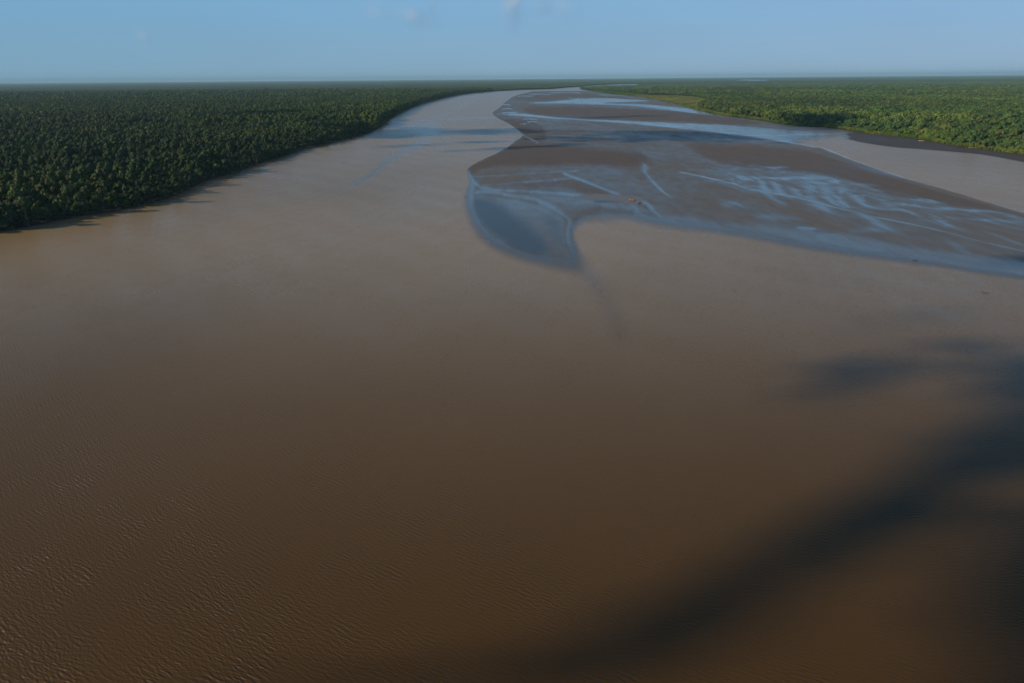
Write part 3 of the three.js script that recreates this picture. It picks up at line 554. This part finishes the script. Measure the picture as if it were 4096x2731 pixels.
// ---------------------------------------------------------------- single trees and timber at the left bank
{
  // bare pale tree at the bend
  const r = rng(606), V = (x, y, z) => new THREE.Vector3(x, y, z), p = ground(916, 690), parts = [], twigs = [];
  const grow = (a, dir, len, rad, depth) => {
    const b = a.clone().addScaledVector(dir, len);
    (depth < 2 ? parts : twigs).push(limb(a, b, rad, rad * 0.6, 5));
    if (depth > 4) return;
    for (let k = 0; k < 3; k++) grow(b, dir.clone().add(V((r() - 0.5) * 1.3, (r() - 0.2) * 0.7, (r() - 0.5) * 1.3)).normalize(), len * (0.6 + 0.2 * r()), rad * 0.62, depth + 1);
  };
  grow(V(0, -0.5, 0), V(0.12, 1, 0.1).normalize(), 3.4, 0.24, 0);
  const g = tag(base('bare_tree'), 'pale leafless tree standing in the water at the bend of the left bank', 'tree');
  g.position.set(p.x, 0, p.z + 1); mesh('trunk', mergeGeometries(parts), paleBarkMat, g); mesh('crown', mergeGeometries(twigs), paleBarkMat, g);
  // two yellow-green trees next to it
  for (const [px, py, s, col, lab] of [[870, 705, 0.95, [0.15, 0.19, 0.03], 'bright yellow green tree on the left bank close to the bare pale tree'], [788, 735, 0.85, [0.10, 0.135, 0.03], 'dull yellow green tree on the left bank, a little nearer than the bright one']]) {
    const q = ground(px, py), t = base('riverside_tree'), sh = tall[(px % 5)], m = leafMat.clone();
    m.color.setRGB(...col); t.position.set(q.x - 2, 0.5, q.z - 5); t.scale.setScalar(s); mesh('trunk', sh.trunk, barkMat, t); mesh('crown', sh.crown, m, t);
    tag(t, lab, 'tree');
  }
  // long pale leaning trunk
  const q = ground(838, 722), c = new THREE.CatmullRomCurve3([V(0, -0.5, -3), V(2, 1.5, -1.5), V(3.5, 4, -0.5), V(6, 8.2, 0.2)]), lt = tag(base('leaning_trunk'), 'thin pale bare trunk leaning out over the water below the yellow green trees', 'dead tree');
  lt.position.set(q.x, 0, q.z); mesh('trunk', new THREE.TubeGeometry(c, 14, 0.16, 6), paleBarkMat, lt); mesh('branch', limb(V(3.5, 4, -0.5), V(3.1, 6.6, 0.7), 0.09, 0.03, 5), paleBarkMat, lt);
}
// ---------------------------------------------------------------- driftwood
const logMat = new THREE.MeshStandardMaterial({ name: 'weathered wood', color: new THREE.Color().setRGB(0.40, 0.33, 0.25), roughness: 0.85 });
const darkWood = new THREE.MeshStandardMaterial({ name: 'wet dark wood', color: new THREE.Color().setRGB(0.018, 0.019, 0.02), roughness: 0.6 });
function log(name, px0, py0, px1, py1, rad, mat, label, y = 0.35, bend = 0.6) {
  const a = ground(px0, py0, y), b = ground(px1, py1, y), mid = a.clone().add(b).multiplyScalar(0.5), d = b.clone().sub(a), t = base(name);
  const V = (k, h) => a.clone().addScaledVector(d, k).sub(mid).add(new THREE.Vector3(0, h, 0)), r = rng(Math.round(px0)), L = d.length();
  const c = new THREE.CatmullRomCurve3([V(0, 0), V(0.35, bend * 0.25), V(0.7, bend * 0.1), V(1, bend)]), g = new THREE.TubeGeometry(c, 12, rad, 7), P = g.attributes.position;
  for (let i = 0; i < P.count; i++) { const k = Math.floor(i / 8) / 12, at = c.getPoint(k), s = 1.1 - 0.75 * k + 0.25 * (r() - 0.5); P.setXYZ(i, at.x + (P.getX(i) - at.x) * s, at.y + (P.getY(i) - at.y) * s, at.z + (P.getZ(i) - at.z) * s); }
  g.computeVertexNormals();
  t.position.copy(mid); mesh('stem', g, mat, t);
  const up = c.getPoint(0.6); mesh('branch', limb(up, up.clone().add(new THREE.Vector3((r() - 0.5) * L * 0.3, L * 0.13, L * 0.15)), rad * 0.5, rad * 0.15, 5), mat, t);
  return tag(t, label, 'driftwood');
}
log('fallen_log', 3428, 531, 3444, 528, 0.45, logMat, 'short pale log on the mud at the far left end of the right bank strip', 0.8, 1.5);
log('fallen_log', 3676, 563, 3702, 565, 0.5, logMat, 'pale log lying flat under the bright green bush of the right bank', 0.8, 1);
log('fallen_log', 3830, 586, 3862, 581, 0.42, logMat, 'slanting pale log below the reeds, left of the long thin log', 0.8, 1.6);
log('fallen_log', 3874, 591, 3928, 592, 0.40, logMat, 'long thin pale log lying along the foot of the right reeds', 0.8, 1);
log('fallen_log', 3935, 597, 3962, 597, 0.38, logMat, 'short pale log just right of the long thin log by the reeds', 0.8, 1);
log('sunken_log', 2556, 813.5, 2565, 811.5, 0.55, darkWood, 'dark wet log lying on the mud in front of the boat', 0.3, 0.4);
log('floating_branch', 3928, 1168, 3962, 1173, 0.17, darkWood, 'thin dark branch floating in the river below the mudflat', 0.02, 0.25);
log('sunken_log', 3655, 1040, 3673, 1042, 0.25, darkWood, 'small dark stick on the lower edge of the mudflat', 0.15, 0.2);

// ---------------------------------------------------------------- boat stranded in the small pool
{
  const bow = ground(2517, 799), stern = ground(2538, 804.5), dir = stern.clone().sub(bow); dir.y = 0;
  const len = 9.2, mid = bow.clone().add(stern).multiplyScalar(0.5), boat = tag(base('boat'), 'small wooden boat with orange side lying in the brown pool on the mudflat', 'boat');
  boat.position.set(mid.x, 0.12, mid.z); boat.rotation.set(0, -Math.atan2(dir.z, dir.x), 0);
  const N = 16, ring = (t, inset, drop) => {                // section of the hull at t (0 bow, 1 stern): half a U
    const w = (1.05 * Math.pow(Math.sin(Math.PI * clamp(0.04 + t * 0.72, 0, 1)), 0.75)) - inset, sheer = 1.0 + 0.75 * Math.pow(1 - t, 3) + 0.18 * t * t, keel = 0.55 * Math.pow(Math.max(0, 1 - t * 3.2), 2), pts = [];
    for (let k = 0; k <= 8; k++) { const a = k / 8 * Math.PI - Math.PI / 2, s = Math.sin(a), q = Math.abs(s); pts.push([Math.sign(s) * Math.pow(q, 0.6) * Math.max(w, 0.02) * (0.7 + 0.3 * q), keel + drop + (sheer - keel - drop) * Math.pow(q, 2.2)]); }
    return pts;
  };
  const skin = (inset, drop, flip) => {
    const p = [], idx = [];
    for (let i = 0; i <= N; i++) for (const [z, y] of ring(i / N, inset, drop)) p.push((i / N - 0.5) * len, y, z);
    for (let i = 0; i < N; i++) for (let k = 0; k < 8; k++) { const a = i * 9 + k, b = a + 9; flip ? idx.push(a, a + 1, b, b, a + 1, b + 1) : idx.push(a, b, a + 1, b, b + 1, a + 1); }
    const g = new THREE.BufferGeometry(); g.setAttribute('position', new THREE.Float32BufferAttribute(p, 3)); g.setIndex(idx); g.computeVertexNormals(); return g;
  };
  const orange = new THREE.MeshStandardMaterial({ name: 'orange paint', color: new THREE.Color().setRGB(0.40, 0.23, 0.16), roughness: 0.55, side: THREE.DoubleSide }), brown = new THREE.MeshStandardMaterial({ name: 'dark planking', color: new THREE.Color().setRGB(0.04, 0.02, 0.018), roughness: 0.8, side: THREE.DoubleSide }), tarp = new THREE.MeshStandardMaterial({ name: 'pale bundle', color: new THREE.Color().setRGB(0.72, 0.6, 0.55), roughness: 0.7 });
  mesh('hull', skin(0, 0, false), orange, boat);
  mesh('lining', skin(0.07, 0.08, true), brown, boat);
  const tr = ring(1, 0.02, 0), sh = new THREE.Shape(tr.map(([z, y]) => new THREE.Vector2(z, y))), tg = new THREE.ExtrudeGeometry(sh, { depth: 0.08, bevelEnabled: false }); tg.rotateY(Math.PI / 2); tg.translate(len / 2 - 0.04, 0, 0);
  mesh('transom', tg, brown, boat);
  for (const s of [-1, 1]) { const c = new THREE.CatmullRomCurve3(Array.from({ length: N + 1 }, (_, i) => { const q = ring(i / N, 0, 0)[s > 0 ? 8 : 0]; return new THREE.Vector3((i / N - 0.5) * len, q[1] + 0.03, q[0]); })); mesh('gunwale', new THREE.TubeGeometry(c, 24, 0.06, 6), brown, boat); }
  for (const t of [0.3, 0.5, 0.7]) { const w = ring(t, 0.1, 0)[8][0]; const g = new THREE.BoxGeometry(0.32, 0.05, w * 1.9); g.translate((t - 0.5) * len, 0.72, 0); mesh('seat', g, brown, boat); }
  const st = limb(new THREE.Vector3(-len / 2 + 0.3, 1.2, 0), new THREE.Vector3(-len / 2 - 0.6, 2.35, 0), 0.22, 0.14, 7); mesh('stem_post', st, brown, boat);
  const b1 = new THREE.SphereGeometry(0.5, 10, 8), P = b1.attributes.position, rr = rng(7); for (let i = 0; i < P.count; i++) P.setXYZ(i, P.getX(i) * 1.6 * (0.9 + 0.2 * rr()), P.getY(i) * 0.6, P.getZ(i) * 1.1); b1.computeVertexNormals(); b1.translate(2.9, 0.95, 0.25);
  mesh('tarpaulin', b1, tarp, boat);
}

// ---------------------------------------------------------------- clouds high to the left, whose shade falls on river and flats
const cloudMat = new THREE.MeshStandardMaterial({ name: 'cloud', color: new THREE.Color().setRGB(0.85, 0.86, 0.88), roughness: 1 });
const puff = new THREE.IcosahedronGeometry(1, 1);
function cloud(blots, alt, seed, label) {
  const r = rng(seed), list = [], gauss = () => (r() + r() + r() + r() - 2) * 0.9;
  for (const [px, py, rx, ry, turn, dense, size] of blots) {
    const c = ground(px, py), dist = Math.hypot(c.x, c.z), wx = rx * Math.hypot(dist, EYE) / FPX, a = turn * D2R;
    const ax = ground(px + rx * Math.cos(a), py - rx * Math.sin(a)).sub(c), ay = ground(px + ry * Math.sin(a), py + ry * Math.cos(a)).sub(c);
    const area = Math.PI * Math.abs(ax.x * ay.z - ax.z * ay.x), n = Math.min(2600, Math.ceil(dense * area / (Math.PI * size * size)));
    for (let i = 0; i < n; i++) {
      const u = gauss(), v = gauss(), y = alt + (r() - 0.5) * size * 5, t = y / sunDir.y;
      list.push([c.x + ax.x * u + ay.x * v + sunDir.x * t, y, c.z + ax.z * u + ay.z * v + sunDir.z * t, size * (0.6 + 0.8 * r())]);
    }
  }
  const im = new THREE.InstancedMesh(puff, cloudMat, list.length), m = new THREE.Matrix4();
  list.forEach(([x, y, z, s], i) => im.setMatrixAt(i, m.makeScale(s, s * 0.75, s).setPosition(x, y, z)));
  im.name = numbered('cloud'); im.castShadow = true; scene.add(im);
  tag(im, label, 'cloud', null, 'structure');
}
cloud([[2860, 2400, 470, 85, 32, 3.0, 3], [3560, 2030, 540, 95, 28, 3.4, 3], [4150, 1740, 360, 140, 24, 3.4, 4]], 300, 1, 'small low cloud whose shade crosses the lower right of the river');
cloud([[4260, 2350, 300, 600, 0, 2.6, 4], [4350, 1480, 330, 90, 8, 1.9, 5], [3380, 1510, 200, 65, 22, 0.7, 4], [3750, 1420, 420, 80, 5, 0.3, 4], [3560, 1300, 260, 36, 12, 0.18, 4]], 300, 2, 'small low cloud whose shade darkens the right edge of the river');
cloud([[4180, 1048, 200, 22, -6, 1.6, 6], [1900, 2660, 420, 70, 8, 0.4, 3], [1350, 2720, 260, 60, 8, 0.5, 3]], 320, 3, 'small low cloud whose shade touches the right tip of the mudflat');
cloud([[2700, 541, 330, 17, -2, 2.4, 14], [2360, 556, 260, 9, -3, 0.8, 12], [1640, 529, 130, 16, 2, 2.4, 14], [1930, 527, 210, 9, 1, 2.2, 14], [1560, 535, 180, 14, 2, 1.4, 14], [3300, 500, 130, 16, 0, 1.5, 14], [2080, 590, 260, 5, 3, 0.9, 10], [1850, 572, 280, 4, 3, 0.7, 10], [2480, 468, 180, 3, 2, 0.8, 12], [1150, 488, 260, 8, 2, 1.2, 14]], 420, 4, 'long low cloud whose shade bands the river and the mudflat further off');

// ---------------------------------------------------------------- haze
scene.fog = new THREE.FogExp2(new THREE.Color().setRGB(0.41, 0.73, 1.0), 0.000024);

renderer.render(scene, camera);
